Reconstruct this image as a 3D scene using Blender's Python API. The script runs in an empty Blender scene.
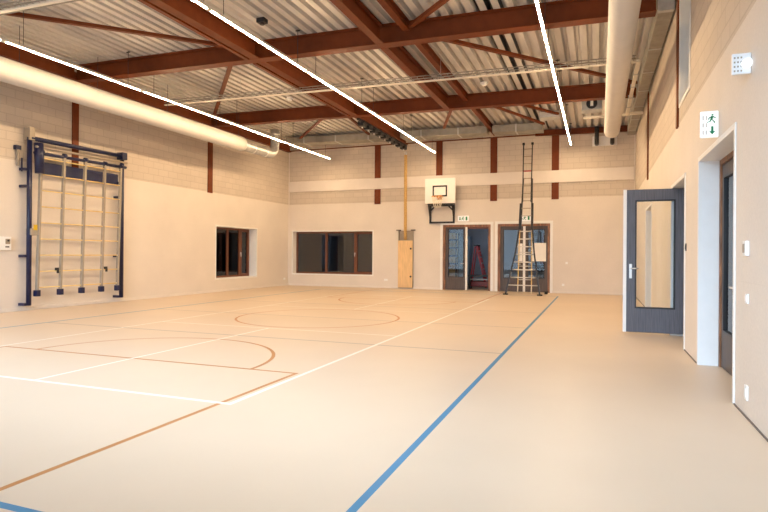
import bpy, bmesh, math, random
from mathutils import Vector, Matrix
random.seed(4)
PI = math.pi
scn = bpy.context.scene
COL = scn.collection
H = 1.41
XL, XR, YB, YF = -12.78, 1.23, 21.76, -0.6
ZT = 6.13            # underside of the roof deck at x = -5.3
FALL = 0.0145        # the roof falls gently to the right

# ------------------------------------------------------------------ materials
def s2l(c):
    return tuple((v/12.92 if v <= .04045 else ((v+.055)/1.055)**2.4) for v in c)
def mat(name, col, rough=.6, metal=0., var=.06, scale=6., bump=0., bscale=60., spec=.5, stretch=None):
    m = bpy.data.materials.new(name); m.use_nodes = True
    nt = m.node_tree; N = nt.nodes; L = nt.links
    b = N['Principled BSDF']
    b.inputs['Roughness'].default_value = rough
    b.inputs['Metallic'].default_value = metal
    b.inputs['Specular IOR Level'].default_value = spec
    tc = N.new('ShaderNodeTexCoord')
    src = tc.outputs['Object']
    if stretch:
        mp = N.new('ShaderNodeMapping'); mp.inputs['Scale'].default_value = stretch
        L.new(src, mp.inputs['Vector']); src = mp.outputs['Vector']
    nz = N.new('ShaderNodeTexNoise'); nz.inputs['Scale'].default_value = scale; nz.inputs['Detail'].default_value = 4
    L.new(src, nz.inputs['Vector'])
    rp = N.new('ShaderNodeValToRGB')
    c = Vector(col[:3])
    rp.color_ramp.elements[0].position = .3; rp.color_ramp.elements[1].position = .7
    rp.color_ramp.elements[0].color = (*(c*(1-var)), 1); rp.color_ramp.elements[1].color = (*[min(1, x) for x in c*(1+var)], 1)
    L.new(nz.outputs['Fac'], rp.inputs['Fac']); L.new(rp.outputs['Color'], b.inputs['Base Color'])
    if bump:
        n2 = N.new('ShaderNodeTexNoise'); n2.inputs['Scale'].default_value = bscale
        L.new(src, n2.inputs['Vector'])
        bp = N.new('ShaderNodeBump'); bp.inputs['Strength'].default_value = bump; bp.inputs['Distance'].default_value = .01
        L.new(n2.outputs['Fac'], bp.inputs['Height']); L.new(bp.outputs['Normal'], b.inputs['Normal'])
    return m

M = {}
M['steel'] = mat('oxide_red_steel', (.150, .036, .011), .5, 0, .12, 5, .05, 40, .15)
M['galv'] = mat('galvanised_steel', (.50, .50, .49), .38, .55, .12, 9)
M['galv_dull'] = mat('dull_galvanised', (.30, .28, .24), .55, .3, .15, 4)
M['fabric_duct'] = mat('duct_fabric', (.60, .58, .56), .8, 0, .03, 3, .08, 30)
M['channel'] = mat('cream_channel', (.80, .74, .62), .5, 0, .04)
M['white'] = mat('white_lacquer', (.82, .81, .79), .45, 0, .02)
M['plastic'] = mat('white_plastic', (.85, .85, .84), .35, 0, .01)
M['band'] = mat('pale_band', (.72, .66, .61), .7, 0, .03, 2)
M['skirting'] = mat('skirting', (.74, .68, .62), .5, 0, .03)
M['blue'] = mat('navy_steel', (.006, .010, .052), .35, 0, .1, 8)
M['blue_pad'] = mat('navy_vinyl', (.010, .016, .075), .4, 0, .1, 8)
M['black'] = mat('black_plastic', (.012, .012, .014), .45, 0, .2, 10)
M['blackmetal'] = mat('black_powder_steel', (.018, .017, .020), .45, 0, .2, 10)
M['alu'] = mat('aluminium', (.72, .71, .69), .35, .6, .05)
M['grey_alu'] = mat('satin_grey', (.36, .30, .23), .5, .0, .06, 8)
M['rung'] = mat('pale_ash_rung', (.78, .58, .24), .5, 0, .1, 8)
M['birch'] = mat('birch_ply', (.74, .50, .25), .5, 0, .12, 5, 0, 60, .5, (6, 6, .6))
M['frame_wood'] = mat('brown_timber', (.16, .050, .020), .45, 0, .25, 6, 0, 60, .5, (8, 8, .8))
M['frame_wood_light'] = mat('oiled_timber', (.26, .115, .05), .45, 0, .5, 3, 0, 60, .5, (6, 6, 1.2))
M['leaf'] = mat('dark_oak_laminate', (.085, .060, .050), .5, 0, .25, 5, 0, 60, .5, (14, 14, .7))
M['leaf_grey'] = mat('grey_oak_laminate', (.098, .098, .118), .5, 0, .3, 5, 0, 60, .5, (14, 14, .6))
M['rope'] = mat('hemp_rope', (.60, .38, .14), .9, 0, .2, 30, .5, 90)
M['net'] = mat('white_net', (.80, .74, .62), .9, 0, .1, 20)
M['rim'] = mat('orange_rim', (.75, .30, .06), .4, 0, .05)
M['board'] = mat('backboard_white', (.86, .85, .82), .4, 0, .01)
M['red'] = mat('red_steel', (.45, .02, .03), .4, 0, .1)
M['yellow'] = mat('yellow_plastic', (.70, .45, .02), .4, 0, .1)
M['green'] = mat('sign_green', (.005, .22, .09), .5, 0, .02)
M['paper'] = mat('paper', (.85, .84, .82), .8, 0, .02)
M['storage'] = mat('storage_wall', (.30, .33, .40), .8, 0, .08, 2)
M['cabinet_blue'] = mat('blue_grey_cabinet', (.22, .30, .40), .5, 0, .06)
M['brown_box'] = mat('cardboard', (.45, .30, .13), .8, 0, .1)
M['straw'] = mat('pale_yellow_box', (.75, .62, .32), .7, 0, .1)
M['rubber'] = mat('black_rubber', (.012, .012, .012), .7, 0, .1)
M['soil_red'] = mat('dark_red_vinyl', (.16, .015, .015), .45, 0, .1)
M['joint'] = mat('dark_joint', (.16, .13, .11), .8, 0, .1)

def glass_mat(name, tint=(1, 1, 1), ior=1.5):
    m = bpy.data.materials.new(name); m.use_nodes = True
    nt = m.node_tree; N = nt.nodes; L = nt.links; N.clear()
    o = N.new('ShaderNodeOutputMaterial'); mx = N.new('ShaderNodeMixShader')
    t = N.new('ShaderNodeBsdfTransparent'); t.inputs['Color'].default_value = (*tint, 1)
    g = N.new('ShaderNodeBsdfGlossy'); g.inputs['Roughness'].default_value = .015
    f = N.new('ShaderNodeFresnel'); f.inputs['IOR'].default_value = ior
    L.new(f.outputs[0], mx.inputs[0]); L.new(t.outputs[0], mx.inputs[1]); L.new(g.outputs[0], mx.inputs[2]); L.new(mx.outputs[0], o.inputs[0])
    return m
M['glass'] = glass_mat('clear_glass', (.93, .95, .95))
M['glass_tint'] = glass_mat('double_glazing', (.7, .72, .74), 1.7)

def emit_mat(name, col, s):
    m = bpy.data.materials.new(name); m.use_nodes = True
    b = m.node_tree.nodes['Principled BSDF']
    b.inputs['Base Color'].default_value = (.8, .8, .8, 1)
    b.inputs['Emission Color'].default_value = (*col, 1); b.inputs['Emission Strength'].default_value = s
    return m
M['led'] = emit_mat('warm_led_diffuser', (1, .72, .42), 215)
M['sign_lamp'] = emit_mat('lit_sign_face', (.95, 1, .97), .55)
M['sign_lamp_dim'] = emit_mat('dim_sign_face', (.95, 1, .97), .25)
M['spot_lamp'] = emit_mat('emergency_lamp_lens', (.8, .9, 1), 1.2)

def wall_mat(name, axis, split=3.55):
    """masonry blocks above the split height, wide smooth panels below"""
    m = bpy.data.materials.new(name); m.use_nodes = True
    nt = m.node_tree; N = nt.nodes; L = nt.links
    b = N['Principled BSDF']; b.inputs['Roughness'].default_value = .8; b.inputs['Specular IOR Level'].default_value = .25
    g = N.new('ShaderNodeNewGeometry'); sx = N.new('ShaderNodeSeparateXYZ'); L.new(g.outputs['Position'], sx.inputs[0])
    cb = N.new('ShaderNodeCombineXYZ'); L.new(sx.outputs[axis], cb.inputs[0]); L.new(sx.outputs[2], cb.inputs[1])
    def brick(w, h, mortar, c1, c2, cm, off=.5, soft=.1):
        t = N.new('ShaderNodeTexBrick'); t.offset = off
        t.inputs['Scale'].default_value = 1; t.inputs['Brick Width'].default_value = w; t.inputs['Row Height'].default_value = h
        t.inputs['Mortar Size'].default_value = mortar; t.inputs['Mortar Smooth'].default_value = soft
        t.inputs['Color1'].default_value = (*c1, 1); t.inputs['Color2'].default_value = (*c2, 1); t.inputs['Mortar'].default_value = (*cm, 1)
        L.new(cb.outputs[0], t.inputs['Vector']); return t
    up = brick(.42, .20, .010, (.60, .525, .45), (.565, .492, .42), (.50, .43, .365))
    lo = brick(2.4, 1.18, .004, (.725, .662, .60), (.715, .652, .59), (.70, .637, .575), 0)
    fine = N.new('ShaderNodeTexNoise'); fine.inputs['Scale'].default_value = 45; fine.inputs['Detail'].default_value = 3
    L.new(g.outputs['Position'], fine.inputs['Vector'])
    big = N.new('ShaderNodeTexNoise'); big.inputs['Scale'].default_value = 1.1; big.inputs['Detail'].default_value = 3
    L.new(g.outputs['Position'], big.inputs['Vector'])
    gt = N.new('ShaderNodeMath'); gt.operation = 'GREATER_THAN'; gt.inputs[1].default_value = split; L.new(sx.outputs[2], gt.inputs[0])
    mx = N.new('ShaderNodeMix'); mx.data_type = 'RGBA'
    L.new(gt.outputs[0], mx.inputs['Factor']); L.new(lo.outputs['Color'], mx.inputs['A']); L.new(up.outputs['Color'], mx.inputs['B'])
    ad = N.new('ShaderNodeMath'); ad.operation = 'ADD'; L.new(fine.outputs['Fac'], ad.inputs[0]); L.new(big.outputs['Fac'], ad.inputs[1])
    mr = N.new('ShaderNodeMapRange'); mr.inputs['From Min'].default_value = .6; mr.inputs['From Max'].default_value = 1.4
    mr.inputs['To Min'].default_value = .93; mr.inputs['To Max'].default_value = 1.06; L.new(ad.outputs[0], mr.inputs['Value'])
    ml = N.new('ShaderNodeMix'); ml.data_type = 'RGBA'; ml.blend_type = 'MULTIPLY'; ml.inputs['Factor'].default_value = 1
    L.new(mx.outputs['Result'], ml.inputs['A']); L.new(mr.outputs[0], ml.inputs['B'])
    L.new(ml.outputs['Result'], b.inputs['Base Color'])
    bp = N.new('ShaderNodeBump'); bp.inputs['Strength'].default_value = .25; bp.inputs['Distance'].default_value = .008; bp.invert = True
    L.new(up.outputs['Fac'], bp.inputs['Height'])
    mm = N.new('ShaderNodeMath'); mm.operation = 'MULTIPLY'; mm.inputs[1].default_value = .25; L.new(gt.outputs[0], mm.inputs[0]); L.new(mm.outputs[0], bp.inputs['Strength'])
    L.new(bp.outputs['Normal'], b.inputs['Normal'])
    return m
M['wall_x'] = wall_mat('wall_blocks_side', 1)
M['wall_y'] = wall_mat('wall_blocks_end', 0)

def floor_mat():
    m = bpy.data.materials.new('sports_floor'); m.use_nodes = True
    nt = m.node_tree; N = nt.nodes; L = nt.links
    b = N['Principled BSDF']; b.inputs['Roughness'].default_value = .42; b.inputs['Specular IOR Level'].default_value = .38
    g = N.new('ShaderNodeNewGeometry'); s = N.new('ShaderNodeSeparateXYZ'); L.new(g.outputs['Position'], s.inputs[0])
    def mth(op, a, bb=None):
        n = N.new('ShaderNodeMath'); n.operation = op
        for i, v in enumerate((a, bb)):
            if v is None: continue
            if isinstance(v, (int, float)): n.inputs[i].default_value = v
            else: L.new(v, n.inputs[i])
        return n.outputs[0]
    X, Y = s.outputs[0], s.outputs[1]
    def band(c, at, w): return mth('LESS_THAN', mth('ABSOLUTE', mth('SUBTRACT', c, at)), w/2)
    def rng(c, a, z): return band(c, (a+z)/2, abs(z-a))
    def vline(x, y0, y1, w): return mth('MULTIPLY', band(X, x, w), rng(Y, y0, y1))
    def hline(y, x0, x1, w): return mth('MULTIPLY', band(Y, y, w), rng(X, x0, x1))
    def circ(cx, cy, r, w, half=0):
        dx = mth('SUBTRACT', X, cx); dy = mth('SUBTRACT', Y, cy)
        d = mth('SQRT', mth('ADD', mth('MULTIPLY', dx, dx), mth('MULTIPLY', dy, dy)))
        k = band(d, r, w)
        if half > 0: k = mth('MULTIPLY', k, mth('GREATER_THAN', dy, 0))
        if half < 0: k = mth('MULTIPLY', k, mth('LESS_THAN', dy, 0))
        return k
    def union(*a):
        r = a[0]
        for q in a[1:]: r = mth('MAXIMUM', r, q)
        return r
    cx, cy = -5.75, 11.1
    blue = union(vline(-1.25, 2.15, 20.05, .055), hline(2.17, -10.25, -1.25, .055), vline(-10.25, 2.17, 20.05, .055), hline(20.05, -10.25, -1.25, .055))
    grey = union(hline(8.1, -10.25, -1.25, .045), hline(14.1, -10.25, -1.25, .045), hline(11.1, -10.25, -1.25, .04))  # volleyball cross lines: blue paint, with its greying under warm light put into the colour
    orange = union(vline(-3.3, 0, 5.83, .05), vline(-8.2, 0, 5.83, .05), hline(5.81, -8.22, -3.28, .05), circ(cx, 5.81, 1.82, .05, 1),
                   circ(cx, cy, 1.77, .05), vline(-3.3, 16.4, 21.7, .05), vline(-8.2, 16.4, 21.7, .05), hline(16.4, -8.2, -3.3, .05), circ(cx, 16.4, 1.82, .05, -1))
    white = union(vline(-3.2, 4.40, 17.8, .05), vline(-8.3, 4.40, 17.8, .04), hline(4.40, -8.32, -3.175, .05), hline(17.8, -8.32, -3.175, .05),
                  vline(-5.77, 4.4, 9.12, .04), hline(9.12, -8.3, -3.2, .035), hline(13.08, -8.3, -3.2, .035), vline(-5.77, 13.08, 17.8, .04))
    nz = N.new('ShaderNodeTexNoise'); nz.inputs['Scale'].default_value = .55; nz.inputs['Detail'].default_value = 5
    L.new(g.outputs['Position'], nz.inputs['Vector'])
    rp = N.new('ShaderNodeValToRGB'); e = rp.color_ramp.elements
    e[0].position = .35; e[1].position = .65
    e[0].color = (.63, .505, .38, 1); e[1].color = (.665, .535, .405, 1)
    L.new(nz.outputs['Fac'], rp.inputs['Fac'])
    cur = rp.outputs['Color']
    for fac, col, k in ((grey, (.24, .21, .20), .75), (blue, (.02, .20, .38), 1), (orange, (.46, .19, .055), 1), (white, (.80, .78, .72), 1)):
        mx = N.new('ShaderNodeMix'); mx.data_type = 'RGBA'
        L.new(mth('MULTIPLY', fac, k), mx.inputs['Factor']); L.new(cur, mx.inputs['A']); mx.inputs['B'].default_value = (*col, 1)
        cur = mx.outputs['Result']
    L.new(cur, b.inputs['Base Color'])
    return m
M['floor'] = floor_mat()

# ------------------------------------------------------------------ mesh builder
class MB:
    def __init__(s, roof=False): s.bm = bmesh.new(); s.roof = roof
    def box(s, a, b, mi=0):
        x0, y0, z0 = [min(p, q) for p, q in zip(a, b)]; x1, y1, z1 = [max(p, q) for p, q in zip(a, b)]
        v = [s.bm.verts.new(p) for p in ((x0,y0,z0),(x1,y0,z0),(x1,y1,z0),(x0,y1,z0),(x0,y0,z1),(x1,y0,z1),(x1,y1,z1),(x0,y1,z1))]
        for f in ((0,3,2,1),(4,5,6,7),(0,1,5,4),(1,2,6,5),(2,3,7,6),(3,0,4,7)):
            s.bm.faces.new([v[i] for i in f]).material_index = mi
        return s
    def obox(s, a, b, w, h, up=(0,0,1), mi=0):
        """bar of w x h section from a to b"""
        a, b = Vector(a), Vector(b); d = (b-a).normalized(); up = Vector(up)
        r = d.cross(up)
        if r.length < 1e-4: r = d.cross(Vector((1,0,0)))
        r.normalize(); u = r.cross(d)
        v = []
        for p in (a, b):
            for i, j in ((-1,-1),(1,-1),(1,1),(-1,1)): v.append(s.bm.verts.new(p + r*(i*w/2) + u*(j*h/2)))
        for f in ((3,2,1,0),(4,5,6,7),(0,1,5,4),(1,2,6,5),(2,3,7,6),(3,0,4,7)):
            s.bm.faces.new([v[i] for i in f]).material_index = mi
        return s
    def tube(s, pts, r, n=12, closed=False, mi=0, r2=None):
        pts = [Vector(p) for p in pts]; rings = []; N = len(pts)
        pu = None
        for i, p in enumerate(pts):
            if closed: d = pts[(i+1) % N]-pts[i-1]
            else: d = pts[min(i+1, N-1)]-pts[max(i-1, 0)]
            d.normalize()
            if pu is None:
                a = Vector((0,0,1)) if abs(d.z) < .9 else Vector((1,0,0))
                u = d.cross(a).normalized()
            else:
                u = (pu - d*pu.dot(d)).normalized()
            pu = u; w = d.cross(u)
            rr = r if r2 is None else r+(r2-r)*i/(N-1)
            rings.append([s.bm.verts.new(p + (u*math.cos(2*PI*k/n)+w*math.sin(2*PI*k/n))*rr) for k in range(n)])
        m = N if closed else N-1
        for i in range(m):
            A, B = rings[i], rings[(i+1) % N]
            for k in range(n):
                f = s.bm.faces.new((A[k], A[(k+1) % n], B[(k+1) % n], B[k])); f.smooth = n > 6; f.material_index = mi
        if not closed:
            s.bm.faces.new(rings[0][::-1]).material_index = mi; s.bm.faces.new(rings[-1]).material_index = mi
        return s
    def poly(s, pts, thick, mi=0):
        """extrude polygon (3D pts) along vector thick"""
        t = Vector(thick)
        A = [s.bm.verts.new(p) for p in pts]; B = [s.bm.verts.new(Vector(p)+t) for p in pts]
        s.bm.faces.new(A).material_index = mi; s.bm.faces.new(B[::-1]).material_index = mi
        n = len(pts)
        for i in range(n): s.bm.faces.new((A[i], B[i], B[(i+1) % n], A[(i+1) % n])).material_index = mi
        return s
    def ibeam(s, a, b, w, d, t=.018):
        """I section hanging between a and b, a and b on the underside"""
        a, b = Vector(a), Vector(b)
        for z, ww, hh in ((t/2, w, t), (d/2, .014, d-2*t), (d-t/2, w, t)):
            s.obox(a+Vector((0,0,z)), b+Vector((0,0,z)), ww, hh)
        return s
    def build(s, name, m, parent=None, bevel=0, loc=None):
        if s.roof:
            for v in s.bm.verts: v.co.z -= FALL*(v.co.x+5.3)
        bmesh.ops.recalc_face_normals(s.bm, faces=s.bm.faces)
        me = bpy.data.meshes.new(name)
        off = Vector((0,0,0))
        if parent is not None: off = Vector(parent['_o']) if '_o' in parent else Vector((0,0,0))
        elif loc is not None: off = Vector(loc)
        else:
            vs = [v.co for v in s.bm.verts]
            off = Vector(((min(v.x for v in vs)+max(v.x for v in vs))/2, (min(v.y for v in vs)+max(v.y for v in vs))/2, min(v.z for v in vs)))
        for v in s.bm.verts: v.co -= off
        s.bm.to_mesh(me); s.bm.free()
        for q in (m if isinstance(m, (list, tuple)) else [m]): me.materials.append(q)
        o = bpy.data.objects.new(name, me); COL.objects.link(o)
        if parent is not None:
            o.parent = parent; o['_o'] = tuple(off)
        else:
            o.location = off; o['_o'] = tuple(off)
        if bevel:
            md = o.modifiers.new('bevel', 'BEVEL'); md.width = bevel; md.segments = 2; md.limit_method = 'ANGLE'
        return o
def thing(name, label, cat, loc, group=None):
    o = bpy.data.objects.new(name, None); COL.objects.link(o); o.location = loc; o['_o'] = tuple(loc)
    o.empty_display_size = .1
    o['label'] = label; o['category'] = cat
    if group: o['group'] = group
    return o
def tag(o, label, cat, group=None):
    o['label'] = label; o['category'] = cat
    if group: o['group'] = group
    return o
def struct(o): o['kind'] = 'structure'; return o
def sthing(name, loc):
    o = bpy.data.objects.new(name, None); COL.objects.link(o); o.location = loc; o['_o'] = tuple(loc); o['kind'] = 'structure'
    return o

# ------------------------------------------------------------------ room shell
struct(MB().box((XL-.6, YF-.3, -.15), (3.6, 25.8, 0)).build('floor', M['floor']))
def wall(name, axis, c0, c1, lo, hi, top, holes, m):
    """axis 'x': plane of constant x between c0,c1; runs lo..hi; holes (a,b,z0,z1)"""
    us = sorted({lo, hi, *[h[0] for h in holes], *[h[1] for h in holes]})
    zs = sorted({0, top, *[h[2] for h in holes], *[h[3] for h in holes]})
    b = MB()
    for i in range(len(us)-1):
        run = None
        for j in range(len(zs)-1):
            u, z = (us[i]+us[i+1])/2, (zs[j]+zs[j+1])/2
            solid = not any(h[0] < u < h[1] and h[2] < z < h[3] for h in holes)
            if solid:
                if run is None: run = zs[j]
            if run is not None and (not solid or j == len(zs)-2):
                e = zs[j+1] if solid else zs[j]
                if axis == 'x': b.box((c0, us[i], run), (c1, us[i+1], e))
                else: b.box((us[i], c0, run), (us[i+1], c1, e))
                run = None
    return struct(b.build(name, m))
W1 = (16.68, 19.27, .47, 2.38)      # left wall window
W2 = (-12.58, -8.76, .51, 2.38)     # back wall window
D1 = (-5.76, -3.86, 0, 2.58)        # back double door, left
D2 = (-3.59, -1.65, 0, 2.59)        # back double door, right
P1 = (6.22, 8.28, 0, 2.66)          # right wall portals
P2 = (9.50, 11.17, 0, 2.63)
P3 = (15.1, 16.85, 0, 2.66)
CW = (9.12, 10.2, 3.84, 5.75)       # clerestory
FW = (-11.6, 1.0, .12, 4.2)         # front daylight window
wall('wall_left', 'x', XL-.45, XL, YF-.3, YB+.45, 6.32, [W1], M['wall_x'])
wall('wall_back', 'y', YB, YB+.45, XL, XR+.4, 6.32, [W2, D1, D2], M['wall_y'])
wall('wall_right', 'x', XR, XR+.4, YF-.3, YB, 6.1, [P1, P2, P3, CW], M['wall_x'])
wall('wall_front', 'y', YF-.3, YF, XL, XR, 6.32, [FW], M['wall_y'])

# roof deck: trapezoidal sheet, ribs along Y
def deck():
    bm = bmesh.new(); x = XL-.1; prof = []
    while x < XR+.3:
        prof += [(x, 0), (x+.135, 0), (x+.165, .105), (x+.220, .105)]; x += .25
    b = MB(roof=True)
    ya, yb = YF-.3, YB+.3
    A = [b.bm.verts.new((px, ya, ZT+pz)) for px, pz in prof]; B = [b.bm.verts.new((px, yb, ZT+pz)) for px, pz in prof]
    for i in range(len(prof)-1):
        f = b.bm.faces.new((A[i], A[i+1], B[i+1], B[i]))
        xm = (prof[i][0]+prof[i+1][0])/2
        if prof[i][1]+prof[i+1][1] > .05 and -2.22 < xm < -1.72: f.material_index = 1
    # outer skin so the roof has a thickness
    b.box((XL-.45, ya, ZT+.25), (XR+.4, yb+.15, ZT+.45))
    return struct(b.build('ceiling', [mat('deck_steel', (.60, .57, .54), .45, .25, .1, 2.2, 0, 60, .5, (3, .4, 3)), M['black']]))
deck()

# trims and skirtings
struct(MB().box((XL, YB-.05, 4.10), (XR, YB, 4.55)).build('trim_1', M['band'], None, .006))
struct(MB().box((XL, YB-.035, 5.90), (XR, YB, 5.94)).build('trim_2', M['steel']))
struct(MB().box((XL, YB-.03, 0), (D1[0]-.09, YB, .085)).box((D1[1]+.09, YB-.03, 0), (D2[0]-.09, YB, .085)).box((D2[1]+.09, YB-.03, 0), (XR, YB, .085)).build('baseboard_back', M['skirting'], None, .004))
struct(MB().box((XL, YF, 0), (XL+.03, YB-.03, .085)).build('baseboard_left', M['skirting'], None, .004))
struct(MB().box((XR-.012, YF, 0), (XR, P1[0]-.03, .012)).box((XR-.012, P1[1]+.03, 0), (XR, P2[0]-.03, .012)).box((XR-.012, P2[1]+.03, 0), (XR, P3[0]-.03, .012)).box((XR-.012, P3[1]+.03, 0), (XR, YB-.03, .012)).build('baseboard_right', M['joint']))
struct(MB().box((XL, YB-.03, 0.09), (XL+.03, YB, 5.9)).build('trim_3', M['band']))
struct(MB().box((XR-.03, YB-.05, 0.09), (XR, YB, 5.9)).build('trim_4', M['band']))

def lining(name, axis, h, c0, c1, proud, t, m, sill=False, face=-1, fw=.03):
    """white lining boards of an opening; axis 'x' opening in an x wall; c0..c1 depth range"""
    a, b_, z0, z1 = h; b = MB()
    def bx(u0, u1, za, zb):
        if axis == 'x': b.box((c0, u0, za), (c1, u1, zb))
        else: b.box((u0, c0, za), (u1, c1, zb))
    zb = z0 if not sill else z0
    bx(a, a+t, zb, z1); bx(b_-t, b_, zb, z1); bx(a+t, b_-t, z1-t, z1)
    if sill: bx(a+t, b_-t, z0, z0+t)
    f0, f1 = (c0, c0+proud) if face < 0 else (c1-proud, c1)
    c0, c1 = f0, f1
    bx(a-fw, a, z0-(fw if sill else 0), z1+fw); bx(b_, b_+fw, z0-(fw if sill else 0), z1+fw); bx(a, b_, z1, z1+fw)
    if sill: bx(a, b_, z0-fw, z0)
    return struct(b.build(name, m, None, .003))
lining('trim_5', 'y', (D1[0]-.07, D1[1]+.07, 0, D1[3]+.07), YB-.02, YB, .02, .07, M['white'])
lining('trim_6', 'y', (D2[0]-.07, D2[1]+.07, 0, D2[3]+.07), YB-.02, YB, .02, .07, M['white'])
lining('trim_7', 'x', P1, XR-.012, XR+.225, .012, .03, M['white'])
lining('trim_8', 'x', P2, XR-.012, XR+.26, .012, .03, M['white'])
lining('trim_9', 'x', P3, XR-.012, XR+.26, .012, .03, M['white'])
lining('trim_10', 'x', W1, XL-.34, XL+.012, .012, .02, M['white'], True, 1)
lining('trim_11', 'y', W2, YB-.012, YB+.30, .012, .02, M['white'], True)
lining('trim_12', 'x', CW, XR-.012, XR+.30, .012, .02, M['white'], True)

# ------------------------------------------------------------------ windows
def window(name, axis, c, h, stops, sgn, handle_at=None, m='frame_wood', open_sash=None, gl='glass_tint'):
    """frame in plane c (inner face), sgn = direction to outside"""
    a, b_, z0, z1 = h
    w = sthing(name, ((c if axis == 'x' else (a+b_)/2), ((a+b_)/2 if axis == 'x' else c), z0))
    def bx(mb, u0, u1, za, zb, d0, d1):
        d0, d1 = c+sgn*d0, c+sgn*d1
        if axis == 'x': mb.box((d0, u0, za), (d1, u1, zb))
        else: mb.box((u0, d0, za), (u1, d1, zb))
    f = MB(); t = .065
    bx(f, a, b_, z1-t, z1, 0, .09); bx(f, a, b_, z0, z0+t, 0, .09); bx(f, a, a+t, z0+t, z1-t, 0, .09); bx(f, b_-t, b_, z0+t, z1-t, 0, .09)
    for st in stops: bx(f, st-.045, st+.045, z0+t, z1-t, 0, .09)
    f.build('window_frame', M[m], w, .004)
    e = [a+t]+[v for st in stops for v in (st-.045, st+.045)]+[b_-t]
    for i in range(0, len(e), 2):
        if i//2 == open_sash or True:
            s_ = MB(); q = .05; u0, u1 = e[i], e[i+1]; za, zb = z0+t, z1-t
            if (i//2) in (open_sash or ()):
                bx(s_, u0, u1, zb-q, zb, -.015, .06); bx(s_, u0, u1, za, za+q, -.015, .06); bx(s_, u0, u0+q, za+q, zb-q, -.015, .06); bx(s_, u1-q, u1, za+q, zb-q, -.015, .06)
                s_.build('sash', M[m], w, .004); u0 += q; u1 -= q; za += q; zb -= q
            else: s_.bm.free()
            g = MB(); bx(g, u0, u1, za, zb, .04, .048); g.build('glass_pane', M[gl], w)
    if handle_at:
        u, z = handle_at; hd = MB()
        bx(hd, u-.015, u+.015, z-.04, z+.04, -.03, -.015); bx(hd, u-.011, u+.011, z-.13, z+.02, -.05, -.03)
        hd.build('handle', M['alu'], w, .003)
    return w
window('window_1', 'x', XL-.34, (W1[0]+.02, W1[1]-.02, W1[2]+.02, W1[3]-.02), [17.85, 18.62], -1, (18.64, 1.40), 'frame_wood', (2,))
window('window_2', 'y', YB+.30, (W2[0]+.02, W2[1]-.02, W2[2]+.02, W2[3]-.02), [-11.08, -9.70], 1, (-9.70, 1.42), 'frame_wood', (2,))
window('window_3', 'x', XR+.30, (CW[0]+.02, CW[1]-.02, CW[2]+.02, CW[3]-.02), [], 1, None, 'white')
window('window_4', 'y', YF-.1, FW, [-9.5, -7.4, -5.3, -3.2, -1.1], -1, None, 'frame_wood', None, 'glass')

# ------------------------------------------------------------------ back doors
def leaf(par, axis, c, a, b_, z0, z1, sgn, m, gl=(.08, .08, .52, .17), edge=None, handle=None, thick=.05, ew=.028, glass='glass', bead='black'):
    """door leaf with a big pane. gl = stile, stile, bottom rail, top rail"""
    l = MB()
    def bx(mb, u0, u1, za, zb, d0, d1):
        d0, d1 = c+sgn*d0, c+sgn*d1
        if axis == 'x': mb.box((d0, u0, za), (d1, u1, zb))
        else: mb.box((u0, d0, za), (u1, d1, zb))
    ga, gb, gz0, gz1 = a+gl[0], b_-gl[1], z0+gl[2], z1-gl[3]
    bx(l, a, ga, z0, z1, 0, thick); bx(l, gb, b_, z0, z1, 0, thick); bx(l, ga, gb, z0, gz0, 0, thick); bx(l, ga, gb, gz1, z1, 0, thick)
    lo = l.build('door_leaf', M[m], par, .002)
    g = MB(); bx(g, ga+.01, gb-.01, gz0+.01, gz1-.01, thick/2-.004, thick/2+.004); g.build('glass_pane', M[glass], lo)
    k = MB(); q = .025
    for (u0, u1, za, zb) in ((ga, ga+q, gz0, gz1), (gb-q, gb, gz0, gz1), (ga+q, gb-q, gz0, gz0+q), (ga+q, gb-q, gz1-q, gz1)):
        bx(k, u0, u1, za, zb, -.006, thick+.006)
    k.build('glazing_bead', M[bead], lo)
    if edge is not None:
        e = MB(); bx(e, edge-ew, edge+ew, z0, z1, -.016, thick*.6); e.build('edge_strip', M['white'], lo)
    return lo
def door_frame(par, axis, c, h, sgn, t=.07, d=.09, m='frame_wood_light'):
    a, b_, z0, z1 = h; f = MB()
    def bx(u0, u1, za, zb):
        if axis == 'x': f.box((c, u0, za), (c+sgn*d, u1, zb))
        else: f.box((u0, c, za), (u1, c+sgn*d, zb))
    bx(a, a+t, z0, z1); bx(b_-t, b_, z0, z1); bx(a+t, b_-t, z1-t, z1)
    return f.build('door_frame', M[m], par, .003)

dr = sthing('door_1', ((D1[0]+D1[1])/2, YB+.1, 0))
door_frame(dr, 'y', YB+.02, D1, 1, .09, .16)
lf = leaf(dr, 'y', YB+.08, D1[0]+.09, -4.83, .01, D1[3]-.09, 1, 'leaf', (.11, .10, .50, .07), -4.825, None, .05, .04)
# right leaf swung open into the store room
lf2 = leaf(dr, 'x', -4.00, YB+.20, YB+1.06, .01, D1[3]-.09, 1, 'leaf', (.10, .10, .50, .07), None)
tr = MB().box((-4.80, YB+.09, D1[3]-.16), (-3.95, YB+.13, D1[3]-.09)).build('door_rail', M['frame_wood'], dr)
MB().tube([(-4.93, YB+.06, 1.05), (-4.93, YB+.035, 1.05), (-5.05, YB+.035, 1.05)], .011, 8).build('door_handle', M['alu'], lf)
dr = sthing('door_2', ((D2[0]+D2[1])/2, YB+.1, 0))
door_frame(dr, 'y', YB+.02, D2, 1, .09, .16)
lf = leaf(dr, 'y', YB+.08, D2[0]+.09, -2.635, .01, D2[3]-.09, 1, 'leaf', (.11, .13, .50, .12))
lg = leaf(dr, 'y', YB+.08, -2.60, D2[1]-.09, .01, D2[3]-.09, 1, 'leaf', (.13, .11, .50, .12), -2.60, None, .05, .045)
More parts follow.
